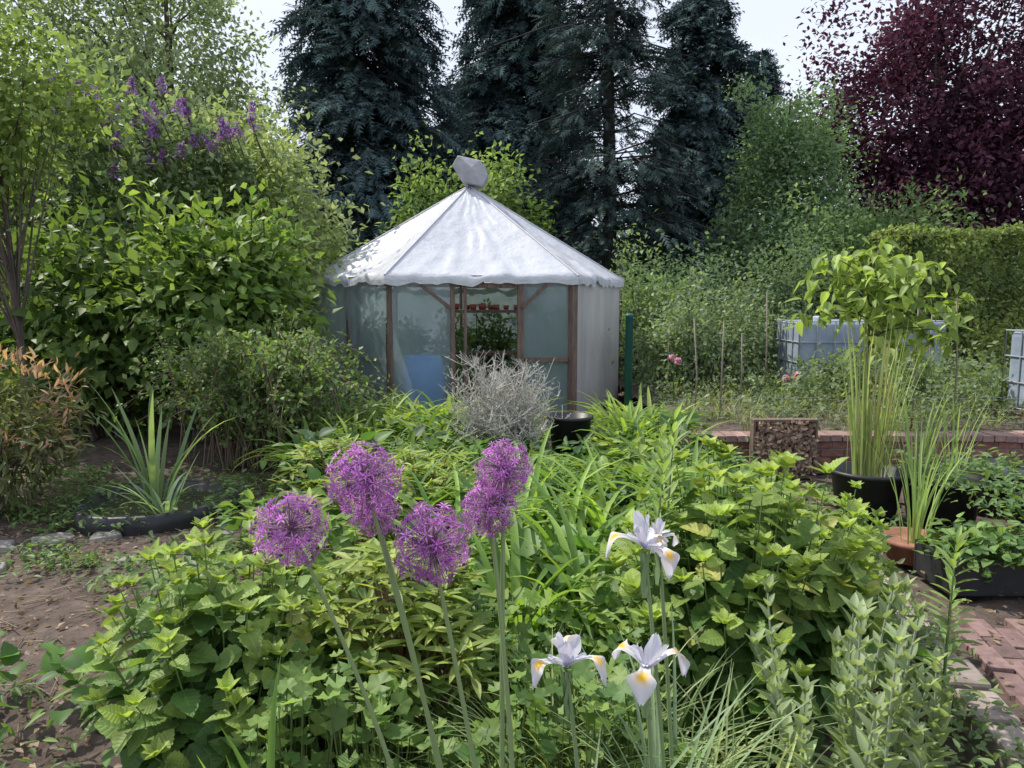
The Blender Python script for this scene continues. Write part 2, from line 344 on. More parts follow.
for px,pz in [(-5.9,3.95),(-5.6,4.1),(-5.0,3.7),(-4.55,4.0),(-3.95,3.6),(-4.85,3.4),(-5.25,3.95),(-4.2,3.85),(-3.6,3.75)]:
    for q in range(5):
        c=A(px+R.normal()*.24,9.9+R.normal()*.15,pz-.02+R.normal()*.15); n=60; t=R.random(n)
        p=c+rdir(n)*A(.075,.075,.03)*(1.05-t[:,None])+A(R.normal()*.3,0,1)*(t[:,None]*.18)
        inst(mb,L1,p,rdir(n),rdir(n),np.full(n,.05),cmix(n,(.2,.09,.26),(.36,.22,.45)),2)
        tube(mb,bez(c+A(0,1.4,-.7),c+A(0,.4,-.5),c,5),[.008]*5,(1,1,1),1,4)
        if q<3: crown(mb,c+A(0,.25,-.3),(.25,.15,.15),6,14,.1,.12,lA,lB,shell=.1)
mb.build('lilac_bush',[FAR,BARK,PETAL])
tree('maple_tree',-4.82,7.3,3.7,[((-5.0,7.3,3.6),(.8,.7,.95),80,34,.17,.1,(.1,.15,.05),(.23,.28,.1)),((-4.2,7.5,3.5),(.4,.4,.3),18,24,.13,.1,(.1,.15,.05),(.23,.28,.1)),((-5.4,7.2,2.75),(.5,.5,.5),36,30,.17,.1,(.09,.14,.05),(.21,.26,.09))],.045,36,lean=(-.15,0),shell=.1)
def shrub(name,parts,T=L2,mats=None,**k):
    mb=MB()
    for (c,rd,ncl,nlv,clr,ls,cA,cB) in parts:
        cs=crown(mb,c,rd,ncl,nlv,clr,ls,cA,cB,T=T,**k)
        b=A(c[0],c[1],0)
        for i in R.choice(len(cs),min(22,len(cs)),False):
            s=b+A(R.normal()*.15,R.normal()*.15,0)
            tube(mb,bez(s,(s+cs[i])/2+UP*.2,cs[i],6),np.linspace(.03,.006,6),(1,1,1),1,5)
    return mb.build(name,mats or [LEAF,BARK])
hA,hB=(.06,.12,.03),(.19,.26,.075)
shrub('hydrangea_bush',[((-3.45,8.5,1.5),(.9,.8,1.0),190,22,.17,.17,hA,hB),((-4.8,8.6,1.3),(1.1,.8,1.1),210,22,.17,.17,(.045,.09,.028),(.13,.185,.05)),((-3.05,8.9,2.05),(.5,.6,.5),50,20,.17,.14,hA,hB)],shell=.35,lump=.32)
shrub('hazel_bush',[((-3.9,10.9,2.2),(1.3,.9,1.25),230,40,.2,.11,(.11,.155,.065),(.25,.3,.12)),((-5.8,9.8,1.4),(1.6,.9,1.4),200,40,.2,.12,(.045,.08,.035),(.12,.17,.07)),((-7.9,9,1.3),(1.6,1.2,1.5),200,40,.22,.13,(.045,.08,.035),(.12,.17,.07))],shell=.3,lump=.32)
mb=MB(); tw=230
for i in range(tw):
    b=A(-2.45+R.normal()*.3,7.3+R.normal()*.22,0); a=R.random()*6.283; l=R.uniform(.4,1.15); h=R.uniform(.6,1.5)
    e=b+A(math.cos(a)*l,math.sin(a)*l*.8,h*R.uniform(.55,.95)*(1 if math.cos(a)<.3 else .8)); m=b+A(math.cos(a)*l*.3,math.sin(a)*l*.3,h*1.25)
    pts=bez(b,m,e,8); tube(mb,pts,np.linspace(.008,.003,8),(.16,.12,.09),1,4)
    k=56; t=.12+.88*R.random(k); pp=(1-t[:,None])**2*b+2*t[:,None]*(1-t[:,None])*m+t[:,None]**2*e
    inst(mb,L1,pp+R.standard_normal((k,3))*.03,rdir(k),UP+R.standard_normal((k,3))*.6,R.uniform(.035,.08,k),cmix(k,(.07,.12,.05),(.18,.25,.09)))
mb.build('spirea_bush',[LEAF,STEM])
mb=MB(); cs=crown(mb,(-3.95,5.5,.58),(.58,.5,.5),120,24,.08,.1,(.05,.08,.03),(.16,.17,.08),T=LLan)
cs2=crown(mb,(-3.95,5.5,.66),(.58,.5,.48),90,14,.055,.085,(.24,.13,.1),(.4,.27,.19),T=LLan,shell=.9,droop=-.5,zmin=.45)
for i in range(30): tube(mb,bez((-3.95+R.normal()*.08,5.5,0),(-3.95,5.5,.4),cs[i],5),np.linspace(.016,.005,5),(1,1,1),1,5)
mb.build('pieris_bush',[LEAF,BARK])
mb=MB(); n=24000; x=R.uniform(-60,60,n); y=R.uniform(36,52,n)
top=np.array([5.2+2.4*noise.noise(Vector((a*.16,0,0)))+1.6*noise.noise(Vector((a*.6,2,0))) for a in x]); z=top*R.random(n)**.8
inst(mb,L1,np.stack([x,y,z],1),rdir(n),UP+R.standard_normal((n,3))*.6,R.uniform(.6,1.3,n),cmix(n,(.07,.1,.09),(.15,.19,.16)))
mb.build('distant_trees',[FAR])
mb=MB(); n=36000
hx=R.uniform(6.9,15,n); fr=R.random(n); face=fr<.72
yy=np.where(face,13.2+np.abs(R.normal(0,.14,n)),13.2+R.random(n)*1.4)
zz=np.where(face,R.random(n)*2.85,2.85-np.abs(R.normal(0,.12,n)))
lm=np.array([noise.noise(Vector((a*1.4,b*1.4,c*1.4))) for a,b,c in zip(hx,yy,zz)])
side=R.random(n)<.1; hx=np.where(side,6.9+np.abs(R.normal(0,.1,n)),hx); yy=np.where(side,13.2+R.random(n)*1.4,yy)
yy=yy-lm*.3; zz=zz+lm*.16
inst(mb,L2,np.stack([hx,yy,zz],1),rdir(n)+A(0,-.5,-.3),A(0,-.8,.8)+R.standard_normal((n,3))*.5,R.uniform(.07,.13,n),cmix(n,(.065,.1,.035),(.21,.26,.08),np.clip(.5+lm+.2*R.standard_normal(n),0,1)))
for i in range(16): tube(mb,[(7.2+i*.5,13.9,0),(7.2+i*.5,13.9,2.2)],[.05,.03],(1,1,1),1,6)
mb.build('hornbeam_hedge',[LEAF,BARK])
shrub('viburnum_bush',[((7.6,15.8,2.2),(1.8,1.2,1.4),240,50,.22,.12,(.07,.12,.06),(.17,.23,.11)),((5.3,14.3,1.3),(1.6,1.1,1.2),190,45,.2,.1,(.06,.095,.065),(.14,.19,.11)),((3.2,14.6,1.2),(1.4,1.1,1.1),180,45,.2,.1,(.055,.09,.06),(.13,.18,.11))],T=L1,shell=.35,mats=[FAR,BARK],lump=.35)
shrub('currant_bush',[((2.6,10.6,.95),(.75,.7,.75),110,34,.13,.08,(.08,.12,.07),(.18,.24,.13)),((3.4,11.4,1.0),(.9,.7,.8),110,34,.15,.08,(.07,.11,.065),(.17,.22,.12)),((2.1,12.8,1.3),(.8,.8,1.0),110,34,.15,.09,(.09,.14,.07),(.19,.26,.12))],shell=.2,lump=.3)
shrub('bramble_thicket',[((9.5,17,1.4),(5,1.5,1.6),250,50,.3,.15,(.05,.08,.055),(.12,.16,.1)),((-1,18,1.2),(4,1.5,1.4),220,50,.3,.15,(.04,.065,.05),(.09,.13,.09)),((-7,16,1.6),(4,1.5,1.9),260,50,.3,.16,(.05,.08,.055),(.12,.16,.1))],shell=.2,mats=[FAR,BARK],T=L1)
mb=MB(); n=30000
x=R.uniform(1.8,9,n); y=R.uniform(7.2,13,n); dens=np.array([noise.noise(Vector((a*1.1,b*1.1,7))) for a,b in zip(x,y)])
ok=dens>-.12; x,y,dens=x[ok],y[ok],dens[ok]; n=len(x)
z=.27+np.abs(R.normal(0,.14,n))*(1+2*dens)
inst(mb,L2,np.stack([x,y,z],1),rdir(n),UP+R.standard_normal((n,3))*.6,R.uniform(.03,.08,n),cmix(n,(.07,.1,.055),(.18,.23,.13)))
for i in range(120):
    tuft(mb,R.uniform(1.9,8),R.uniform(7.2,11),.27,14,.4,.009,(.09,.12,.05),(.24,.26,.13),.05)
for i in range(34):
    h_=R.uniform(.25,.5); crown(mb,(R.uniform(3.2,6.6),R.uniform(8.4,10.0),.3+h_*.5),(.22,.2,h_),16,18,.08,.08,(.07,.11,.06),(.17,.22,.11),T=L2,shell=.1)
mb.build('vegetable_bed_plants',[LEAF])
# ---------------------------------------------------------------- greenhouse
G=empty('greenhouse')
C=A(-.65,11.5,0); RG=2.35; a0=-112.2
cor=[C+RG*A(math.cos(rad(a0+60*k)),math.sin(rad(a0+60*k)),0) for k in range(6)]
ZE=1.92
FILM=surf('greenhouse_film',(.46,.62,.71),(.62,.77,.84),1.6,.18,.4,(1,1,.5),transl=.5,transp=.58,spec=.8,dist=.05,detail=3)
CLEAR=surf('polycarbonate_sheet',(.62,.61,.64),(.86,.83,.85),1.3,.3,.15,(2,2,.3),transl=.5,transp=.18,spec=.5)
ROOF=surf('roof_film',(.68,.71,.79),(.86,.88,.94),2.6,.26,.8,(1,1,1),transl=.3,spec=.6,dist=.06,detail=6)
fr=MB(); fi=MB(); pc=MB()
def face(k):
    a,b=cor[k],cor[(k+1)%6]; u=(b-a)/np.linalg.norm(b-a); nrm=A(u[1],-u[0],0); return a,u,nrm
def fbox(m,k,u0,u1,z0,z1,t=.05,off=0,col=(1,1,1)):
    a,u,nm=face(k); c=a+u*(u0+u1)/2+nm*off+UP*(z0+z1)/2
    box(m,c,((u1-u0)/2,t/2,(z1-z0)/2),np.stack([u,-nm,UP]),col)
def fstick(m,k,u0,z0,u1,z1,w=.025,off=0):
    a,u,nm=face(k); p0=a+u*u0+UP*z0+nm*off; p1=a+u*u1+UP*z1+nm*off; d=p1-p0; l=np.linalg.norm(d); d/=l
    box(m,(p0+p1)/2,(l/2,w,w),np.stack([d,nm,np.cross(d,nm)]))
for k in range(6):
    c=cor[k]; an=rad(a0+60*k); q_=.045 if k==1 else .028; box(fr,(c[0],c[1],ZE/2),(q_,q_,ZE/2),rotz(an))
    fbox(fr,k,.06,2.29,ZE-.09,ZE-.01,.06); fbox(fr,k,.06,2.29,.0,.09,.06)
    if k==0: continue
    if k!=1:
        fbox(fr,k,1.15,1.2,.1,ZE-.1,.05); fbox(fr,k,.06,1.14,.8,.85,.04); fbox(fr,k,1.21,2.29,.8,.85,.04)
fbox(fr,0,.76,.82,.1,ZE-.1,.05,.01); fbox(fr,0,.93,.97,.1,ZE-.1,.05,.012)
fbox(fr,0,1.62,1.7,.1,ZE-.1,.06,.01); fbox(fr,0,1.71,2.29,.8,.86,.045,.005)
fbox(fr,0,.98,1.61,ZE-.17,ZE-.11,.05,.01)
fstick(fr,0,.38,ZE-.12,.76,ZE-.42,.022,.03); fstick(fr,0,2.0,ZE-.12,1.68,ZE-.42,.022,.04)
fr.build('timber_frame',[WOOD],G,.004)
def sheet(m,k,u0,u1,z0,z1,off,wr=.015,ribs=0):
    a,u,nm=face(k); nu=max(4,int((u1-u0)*(34 if ribs else 14))); nzv=14; v=[]
    for j in range(nzv+1):
        for i in range(nu+1):
            s=u0+(u1-u0)*i/nu; z=z0+(z1-z0)*j/nzv; e=math.sin(math.pi*i/nu)*math.sin(math.pi*j/nzv)
            o=off+wr*e*(noise.noise(Vector((s*3+k*9,z*2,0)))*1.8+.5*noise.noise(Vector((s*9+z*6,z*3,4))))
            if ribs: o+=.012*(i%2)
            v.append(a+u*s+UP*z+nm*o)
    f=np.array([(j*(nu+1)+i,j*(nu+1)+i+1,(j+1)*(nu+1)+i+1,(j+1)*(nu+1)+i) for j in range(nzv) for i in range(nu)]); m.add(v,[f],(1,1,1),0,None,not ribs)
sheet(fi,0,.03,.76,.04,ZE-.03,-.03,.03); sheet(fi,0,1.7,2.31,.04,ZE-.03,-.03,.025)
sheet(pc,1,.05,2.3,.02,ZE-.02,.035,.02,1)
for k in (2,3,4,5): sheet(fi,k,.03,2.32,.04,ZE-.03,.04,.045)
fi.build('film_walls',[FILM],G); pc.build('ribbed_wall',[CLEAR],G)
rf=MB(); AP=C+UP*3.32; RO=RG+.1; nu,nt_=34,24
for k in range(6):
    d=[C+RO*A(math.cos(rad(a0+60*q)),math.sin(rad(a0+60*q)),0)+UP*(ZE-.02) for q in (k,k+1)]
    v=[]
    for j in range(-2,nt_+1):
        t=max(j,0)/nt_
        for i in range(nu+1):
            s=i/nu; e=d[0]*(1-s)+d[1]*s; p=e*(1-t)+AP*t
            b=math.sin(math.pi*s)
            sg=-.1*b*math.sin(math.pi*min(1,t*1.15+.05)) if j>=0 else 0
            wv=noise.noise(Vector((s*6+k*5,t*2.2,1)))*.05+noise.noise(Vector((s*14+k*5,t*4,2)))*.03+.09*abs(noise.noise(Vector((s*5-t*6,t*3+s*7,k))))-.07*abs(noise.noise(Vector((s*6+t*9,t*4-s*4,k+9))))
            p=p+UP*(sg+wv*b*(1-t*.6))
            if j<0:
                q=-j; p=p-UP*(.05*q+.03*q*noise.noise(Vector((s*9,k,3))))+nz(e-C)*A(1,1,0)*(.022*q*noise.noise(Vector((s*12,k,8))))
            v.append(p)
    W_=nu+1; rows=nt_+3
    f=np.array([(j*W_+i,j*W_+i+1,(j+1)*W_+i+1,(j+1)*W_+i) for j in range(rows-1) for i in range(nu)]); rf.add(v,[f],(1,1,1))
rf.build('roof_sheeting',[ROOF],G)
rr=MB()
for k in range(6):
    e=C+(RG+.05)*A(math.cos(rad(a0+60*k)),math.sin(rad(a0+60*k)),0)+UP*(ZE+.0); e2=(cor[k]+cor[(k+1)%6])/2+UP*ZE
    tube(rr,[e-UP*.03,AP-UP*.04],[.028,.028],(1,1,1)); tube(rr,[e2-UP*.1,AP-UP*.16],[.018,.018],(1,1,1))
rr.build('rafters',[WOOD],G)
TAPE=surf('seam_tape',(.45,.45,.5),(.6,.6,.66),6,.5,.2)
tp=MB()
for k in range(6):
    e=C+(RO+.002)*A(math.cos(rad(a0+60*k)),math.sin(rad(a0+60*k)),0)+UP*(ZE-.012)
    tube(tp,[e,e*.5+AP*.5+UP*.004,AP+UP*.008],[.012]*3,(1,1,1),0,6)
tp.build('ridge_tape',[TAPE],G)
bm=bmesh.new()
for p in [(-.2,-.17,.5),(.18,-.19,.42),(.27,.16,.34),(-.14,.2,.52),(-.3,-.1,.36),(.29,-.2,.18),(.3,.16,.16),(-.25,.2,.3),(-.14,-.18,.1),(.2,-.2,.02),(.2,.15,.02),(-.12,.16,.08),(.03,-.27,.3)]: bm.verts.new(p)
bmesh.ops.convex_hull(bm,input=bm.verts)
bmesh.ops.bevel(bm,geom=list(bm.edges),offset=.008,segments=1,affect='EDGES')
me=bpy.data.meshes.new('vent_cap'); bm.to_mesh(me); bm.free(); o=bpy.data.objects.new('vent_cap',me); bpy.context.collection.objects.link(o); o.location=(C[0]+.02,C[1],3.27); o.parent=G; o.scale=(.9,.9,.95)
me.materials.append(surf('cap_tarp',(.3,.3,.33),(.46,.46,.5),5,.55,.7,dist=.03))
POT=surf('plastic_pot_red',(.2,.05,.04),(.3,.09,.06),8,.5,.1); BLUE=surf('blue_plastic',(.05,.2,.5),(.07,.25,.6),5,.4,.1)
it=MB(); box(it,(-.3,11.9,1.42),(.75,.25,.02)); box(it,(-.3,11.9,.75),(.75,.25,.02))
for sx in(-1.0,.4):
    for sy in(11.68,12.12): box(it,(sx,sy,.7),(.025,.025,.7))
it.build('staging_bench',[WOOD],G)
pt=MB()
for i in range(11): 
    s_=R.uniform(.7,1.1); revolve(pt,[(.0,1.445),(.05*s_,1.445),(.07*s_,1.445+.1*s_),(.06*s_,1.445+.1*s_),(.05*s_,1.5),(0,1.5)],(-.98+i*.13+R.normal()*.03,11.85+R.normal()*.07,0),(1,1,1),0,14)
pt.build('flower_pots',[POT],G)
b=MB(); revolve(b,[(0,.02),(.25,.02),(.29,.25),(.29,.6),(.25,.85),(.22,.86),(.2,.8),(0,.8)],(-1.2,9.9,0),(1,1,1),0,24); b.build('blue_barrel',[BLUE],G)
tm=MB()
for px,py in [(-1.9,11.6),(.6,11.5),(-.6,12.6),(.4,10.7),(.9,12.4),(-1.7,12.6),(-.9,11.2),(-2.0,10.7),(-.2,12.8)]:
    crown(tm,(px,py,.75),(.3,.3,.65),40,22,.09,.1,(.05,.1,.04),(.12,.19,.06),T=L2,shell=.1); tube(tm,[(px,py,0),(px,py,1.4)],[.012,.008],(.08,.12,.04),0,5)
tm.build('tomato_plants',[LEAF],G)
fl=MB(); fl.add([c*.96+C*.04+UP*.02*1 for c in cor],[np.array([[0,1,2,3,4,5]])],(1,1,1)); fl.build('floor',[SOIL],G)
# ---------------------------------------------------------------- teal post, bucket, grey shrub
TEAL=surf('teal_paint',(.01,.08,.085),(.02,.12,.12),6,.45,.15)
b=MB(); revolve(b,[(0,-.05),(.045,-.05),(.045,1.4),(.052,1.405),(.052,1.43),(.03,1.445),(0,1.446)],(1.36,8.6,0),(1,1,1),0,20); b.build('fence_post',[TEAL])
BLK=surf('black_plastic',(.012,.013,.015),(.035,.037,.042),7,.45,.3,spec=.4)
def tub(name,x,y,r,h,z=0,mat=None,fill=.75,wob=0,rim=.018):
    b=MB(); revolve(b,[(0,0),(r*.8,0),(r*.98,h-.03),(r+rim,h-.03),(r+rim,h),(r-.005,h),(r*.9,h*fill),(0,h*fill-.004)],(x,y,z),(1,1,1),0,40,wob); return b.build(name,[mat or BLK])
tub('black_bucket',.55,6.9,.2,.52,0,None,.8)
mb=MB()
for i in range(120):
    b=A(-.1+R.normal()*.1,6.7+R.normal()*.1,0); a=R.random()*6.283; l=R.uniform(.05,.52); h=R.uniform(.45,1.12)*(1-.35*l)
    e=b+A(math.cos(a)*l,math.sin(a)*l,h); m=b+A(math.cos(a)*l*.2,math.sin(a)*l*.2,h*.6); pts=bez(b,m,e,8)
    tube(mb,pts,np.linspace(.006,.002,8),(.36,.33,.3),0,4)
    for q in range(5):
        s=pts[3+q%5]; k=5; ee=s+R.standard_normal((k,3))*A(.07,.07,.04)+UP*.09; sticks(mb,np.repeat(s[None],k,0),ee,.0022,cmix(k,(.32,.3,.27),(.5,.48,.45)))
        k2=8; inst(mb,LLan,s+R.random((k2,1))*(ee[R.integers(0,k,k2)]-s),rdir(k2)+UP*.5,rdir(k2),np.full(k2,.032),cmix(k2,(.26,.29,.26),(.44,.46,.42)))
mb.build('lavender_bush',[STEM])
# ---------------------------------------------------------------- mid-ground bed planting
mb=MB()
for i in range(120):
    x=R.uniform(-2.1,1.5); y=R.uniform(4.9,8.4)
    if x<-1.3 and y<6.2: continue
    if (x+.1)**2+(y-6.7)**2<.12: continue
    lowz=((abs(x-.53)<.36 and y>5.7) or (abs(x+.1)<.35 and y>5.6 and y<6.7))
    if lowz and R.random()<.75: continue
    g=R.random(); tuft(mb,x,y,gh(x,y),30,(.36 if lowz else min(.85,.6+.1*(y-5))),.046,(.06+.03*g,.12+.04*g,.03),(.17+.07*g,.24+.07*g,.065),.06,(50,85),(50,120))
mb.build('daylily_bed',[LEAF])
mb=MB()
for (x,y,L_,n) in [(.02,3.0,.95,50),(.3,3.75,1.,56),(-.3,3.9,.95,46),(.6,4.2,.95,50),(.05,4.4,.95,50),(.33,3.1,.9,40),(1.1,4.6,.9,44),(-.7,4.5,.8,40),(.8,5.1,.85,44)]:
    tuft(mb,x,y,gh(x,y),n,L_,.04,(.06,.125,.028),(.19,.28,.065),.08,(55,87),(50,115))
mb.build('daylily',[LEAF])
mb=MB()
for i in range(400):
    x=R.uniform(-1.8,1.9); y=R.uniform(2.6,7.2)
    if x<-1.0 and y>3.6 and y<4.6: continue
    if x>1.55 and y<4.5: continue
    if (abs(x-.53)<.3 and y>6) or (abs(x+.05)<.35 and y<3.2): continue
    hh=R.uniform(.15,.5); k=34; cA_,cB_=[((.045,.1,.03),(.11,.2,.05)),((.11,.16,.045),(.24,.31,.08)),((.05,.09,.045),(.12,.18,.08)),((.08,.14,.04),(.17,.26,.07))][R.integers(4)]
    p=A(x,y,0)+R.standard_normal((k,3))*A(.1,.1,0)+UP*(hh*R.random((k,1))**.5); s_=R.choice([.06,.09,.12,.15])
    inst(mb,[LVs,LLan,LV][R.integers(3)],p,rdir(k)*A(1,1,.5)+UP*.1,UP+R.standard_normal((k,3))*.35,s_*R.uniform(.8,1.2,k),cmix(k,cA_,cB_))
mb.build('perennial_groundcover',[LEAF])
mb=MB()
for (cx,cy,cz,r,m_) in [(-.4,2.5,.52,.24,40),(-.3,2.35,.4,.2,26),(-.95,4.3,.3,.36,40),(-1.3,5.3,.3,.35,36),(-.6,5,.3,.35,36)]:
    for i in range(m_):
        d=rdir(1)[0]; d[2]=abs(d[2]); p=A(cx,cy,cz)+d*r*A(1,1,.75)*R.uniform(.8,1.1); a=R.random()*6.28
        tube(mb,bez((cx,cy,0),(cx+d[0]*r*.3,cy+d[1]*r*.3,cz*.8),p,5),[.004]*5,(.2,.13,.08),0,4)
        k=9; an=a+np.arange(k)*6.283/k; ax=np.stack([np.cos(an),np.sin(an),R.uniform(-.1,.7,k)],1)
        inst(mb,LLan,np.repeat(p[None],k,0)+UP*R.uniform(-.03,.02,(k,1)),ax,UP+R.standard_normal((k,3))*.25,R.uniform(.07,.14,k),cmix(k,(.11,.16,.04),(.27,.32,.09)))
mb.build('euphorbia',[LEAF])
mb=MB()
def lobed():
    n=22; v=[(0,0,0)]
    for i in range(n):
        a=-math.pi/2+.35+ (2*math.pi-.7)*i/(n-1); q=math.cos(i*1.5); r=.5*(1+.1*q+.08*math.cos(i*3.3)); v.append((r*math.cos(a),r*math.sin(a),.05*q+.08))
    return (np.array(v),[np.array([(0,i,i+1) for i in range(1,n)])],np.zeros((n+1,2)),np.ones((n+1,3)))
LOB=lobed()
n=1500; x=R.uniform(-.75,.5,n); y=R.uniform(1.9,2.75,n); z=.04+(.42+.12*np.sin(x*9)*np.sin(y*7))*R.random(n)**.7
inst(mb,LOB,np.stack([x,y,z],1),rdir(n)*A(1,1,.2),UP+A(0,-.3,0)+R.standard_normal((n,3))*.4,R.uniform(.03,.08,n),cmix(n,(.06,.12,.035),(.18,.26,.07)))
sticks(mb,np.stack([x+R.normal(0,.04,n),y,0*z],1),np.stack([x,y,z],1),.0018,(.1,.14,.05))
mb.build('geranium',[LEAF])
mb=MB()
for i in range(30):
    tuft(mb,R.uniform(-.05,.75),R.uniform(1.75,2.3),0,36,.62,.0075,(.08,.14,.05),(.3,.34,.17),.06,(50,85),(30,130))
mb.build('fine_grass',[LEAF])
mb=MB()
for x_,y_ in [(-.62,1.72),(-.56,1.76)]: tuft(mb,x_,y_,.0,7,.64,.03,(.1,.18,.04),(.24,.33,.09),.04,(70,88),(15,45))
mb.build('tulip_leaves',[LEAF])
# ---------------------------------------------------------------- lemon balm mounds
def balm(name,cx,cy,rx,ry,H,nst,ls,cA,cB,cT):
    mb=MB(); P=[];AX=[];NM=[];SC=[];CO=[]
    for i in range(nst):
        a=R.random()*6.283; r=math.sqrt(R.random())
        lo=1+.1*math.sin(a*3+cx)+.05*math.sin(a*7)
        tip=A(cx+rx*lo*r*math.cos(a),cy+ry*lo*r*math.sin(a),max(.16,H*(1-.6*r**3)*R.uniform(.76,1.07)))
        b=A(cx+.45*rx*r*math.cos(a),cy+.45*ry*r*math.sin(a),0); m=A(*(b[:2]*.45+tip[:2]*.55),tip[2]*.6)
        nn=9; pts=bez(b,m,tip,nn+1); tube(mb,pts,np.linspace(.005,.002,nn+1),(.12,.18,.06),1,5)
        ph=R.random()*3.14; ox,oy=r*math.cos(a)*.6,r*math.sin(a)*.6; sv=R.uniform(.8,1.2)
        for j in range(2,nn+1):
            t=j/nn; p=pts[j]
            for s in (0,1):
                if R.random()<.06: continue
                an=ph+j*1.571+s*math.pi+R.normal()*.3
                e=rad(-22+ (60 if t>.93 else 30*t)+R.normal()*16)
                P.append(p); AX.append((math.cos(an)*math.cos(e),math.sin(an)*math.cos(e),math.sin(e)))
                NM.append((R.normal()*.26-.3*math.cos(an)*math.sin(e)+ox,R.normal()*.26-.3*math.sin(an)*math.sin(e)+oy,.9))
                sz=ls*sv*(1.08-.6*max(0,t-.45)/.55)*R.uniform(.7,1.15); SC.append(sz)
                tt=max(0,(t-.7)/.3); c=(A(*cA)+(A(*cB)-A(*cA))*R.random())*(1-tt*.75)+A(*cT)*tt*.75
                if R.random()<.03: c=A(.25,.26,.08)
                CO.append(c*R.uniform(.75,1.25))
        for q in range(5):
            an=ph+q*1.26; P.append(pts[-1]); AX.append((math.cos(an)*.6,math.sin(an)*.6,.8)); NM.append((-math.cos(an)*.3,-math.sin(an)*.3,.8)); SC.append(ls*.32); CO.append(A(*cT)*R.uniform(.9,1.2))
    P=np.array(P);AX=np.array(AX); SC=np.array(SC); SC3=np.stack([SC*R.uniform(.82,1.1,len(SC)),SC,SC*R.uniform(.3,1.8,len(SC))],1)
    inst(mb,LV,P+nz(AX)*.012,AX,np.array(NM),SC3,np.array(CO),0)
    return mb.build(name,[LEAFV,STEM])
balm('lemon_balm',-.98,2.42,.5,.42,.8,88,.135,(.045,.1,.028),(.1,.17,.045),(.23,.3,.075))
balm('lemon_balm',.88,2.75,.6,.5,.98,112,.155,(.045,.1,.028),(.1,.165,.045),(.23,.3,.075))
balm('lemon_balm',1.42,3.3,.38,.38,.72,50,.12,(.045,.09,.03),(.09,.15,.045),(.2,.27,.07))
# ---------------------------------------------------------------- alliums
def star():
    v=[];f=[];c=[]
    for k in range(6):
        a=k*math.pi/3; d=A(math.cos(a),0,math.sin(a)); p=A(-math.sin(a),0,math.cos(a)); b=len(v)
        v+= [A(0,0,0),d*.5+p*.095+A(0,.1,0),d*1.0+A(0,.05,0),d*.5-p*.095+A(0,.1,0)]; f+=[(b,b+1,b+2),(b,b+2,b+3)]; c+=[(.45,.4,.45),(1,1,1),(1.25,1.25,1.15),(1,1,1)]
    for k in range(6):
        a=k*math.pi/3+.5; d=A(math.cos(a)*.35,.45,math.sin(a)*.35); p=A(-math.sin(a),0,math.cos(a))*.025; b=len(v)
        v+=[p,-p,d]; f+=[(b,b+1,b+2)]; c+=[(1.5,1.5,1.4)]*3
    return (np.array(v),[np.array(f)],np.zeros((len(v),2)),np.array(c))
STAR=star()
def allium(c,r,foot,gx_=0,dens=170):
    mb=MB(); c=A(*c); foot=A(*foot); m=(c+foot)/2+A(gx_,0,.05)
    tube(mb,bez(foot,m,c,14),np.linspace(.0075,.0045,14),(.2,.27,.12),1,8)
    i=np.arange(dens)+.5; phi=np.arccos(1-2*i/dens); th=math.pi*(1+5**.5)*i
    d=np.stack([np.cos(th)*np.sin(phi),np.sin(th)*np.sin(phi),np.cos(phi)],1)+R.standard_normal((dens,3))*.12; d=nz(d)
    rr=r*R.uniform(.72,1.04,dens); e=c+d*rr[:,None]
    sticks(mb,np.repeat(c[None],dens,0),e,.0009,cmix(dens,(.22,.12,.2),(.36,.24,.32)),1)
    inst(mb,STAR,e,d+R.standard_normal((dens,3))*.3,np.cross(d,rdir(dens)),r*R.uniform(.17,.24,dens),cmix(dens,(.36,.09,.44),(.82,.36,.86)),0)
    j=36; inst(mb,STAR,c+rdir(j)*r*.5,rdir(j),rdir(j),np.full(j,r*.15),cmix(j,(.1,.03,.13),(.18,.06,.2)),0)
    inst(mb,L2,e-d*r*.03,d,rdir(dens),np.full(dens,r*.09),cmix(dens,(.16,.12,.14),(.24,.28,.16)),0)
    return mb.build('allium',[PETAL,STEM])
for c,r,ft,g in [((-.508,1.65,1.075),.085,(-.2,1.75,0),.05),((-.338,1.66,1.191),.084,(-.1,1.8,0),0.0),((-.345,1.82,1.07),.062,(-.15,1.9,0),0.02),((-.184,1.64,1.045),.092,(-.02,1.72,0),.0),((-.018,1.66,1.216),.066,(-.02,1.72,0),-.01),((-.052,1.65,1.13),.066,(.02,1.68,0),.02)]: allium(c,r,ft,g)
# ---------------------------------------------------------------- irises
def petal(L_,W_,prof,bendf,colf,n=16,m=10):
    v=[];c=[]
    for i in range(n+1):
        t=i/n; y,z=bendf(t); w_=W_*prof(t)
        for j in range(m+1):
            k=2*j/m-1; v.append((k*w_/2+.02*math.sin(t*11),y*L_-.06*L_*k*k*t,z*L_+abs(k)**2*.1*w_+.035*L_*math.sin(k*6+t*9)*t)); c.append(colf(t,k))
    f=[(i*(m+1)+j,i*(m+1)+j+1,(i+1)*(m+1)+j+1,(i+1)*(m+1)+j) for i in range(n) for j in range(m)]
    return (np.array(v),[np.array(f)],np.zeros((len(v),2)),np.array(c))
wht=A(.76,.77,.83); yel=A(.85,.52,.03); lav=A(.5,.52,.8)
def cf(t,k):
    g=min(1,1.25*math.exp(-((t-.6)/.14)**2-(k*1.7)**2)); return (wht*(1-g)+yel*g)*(1-.12*abs(math.sin(k*14))*(1-g))
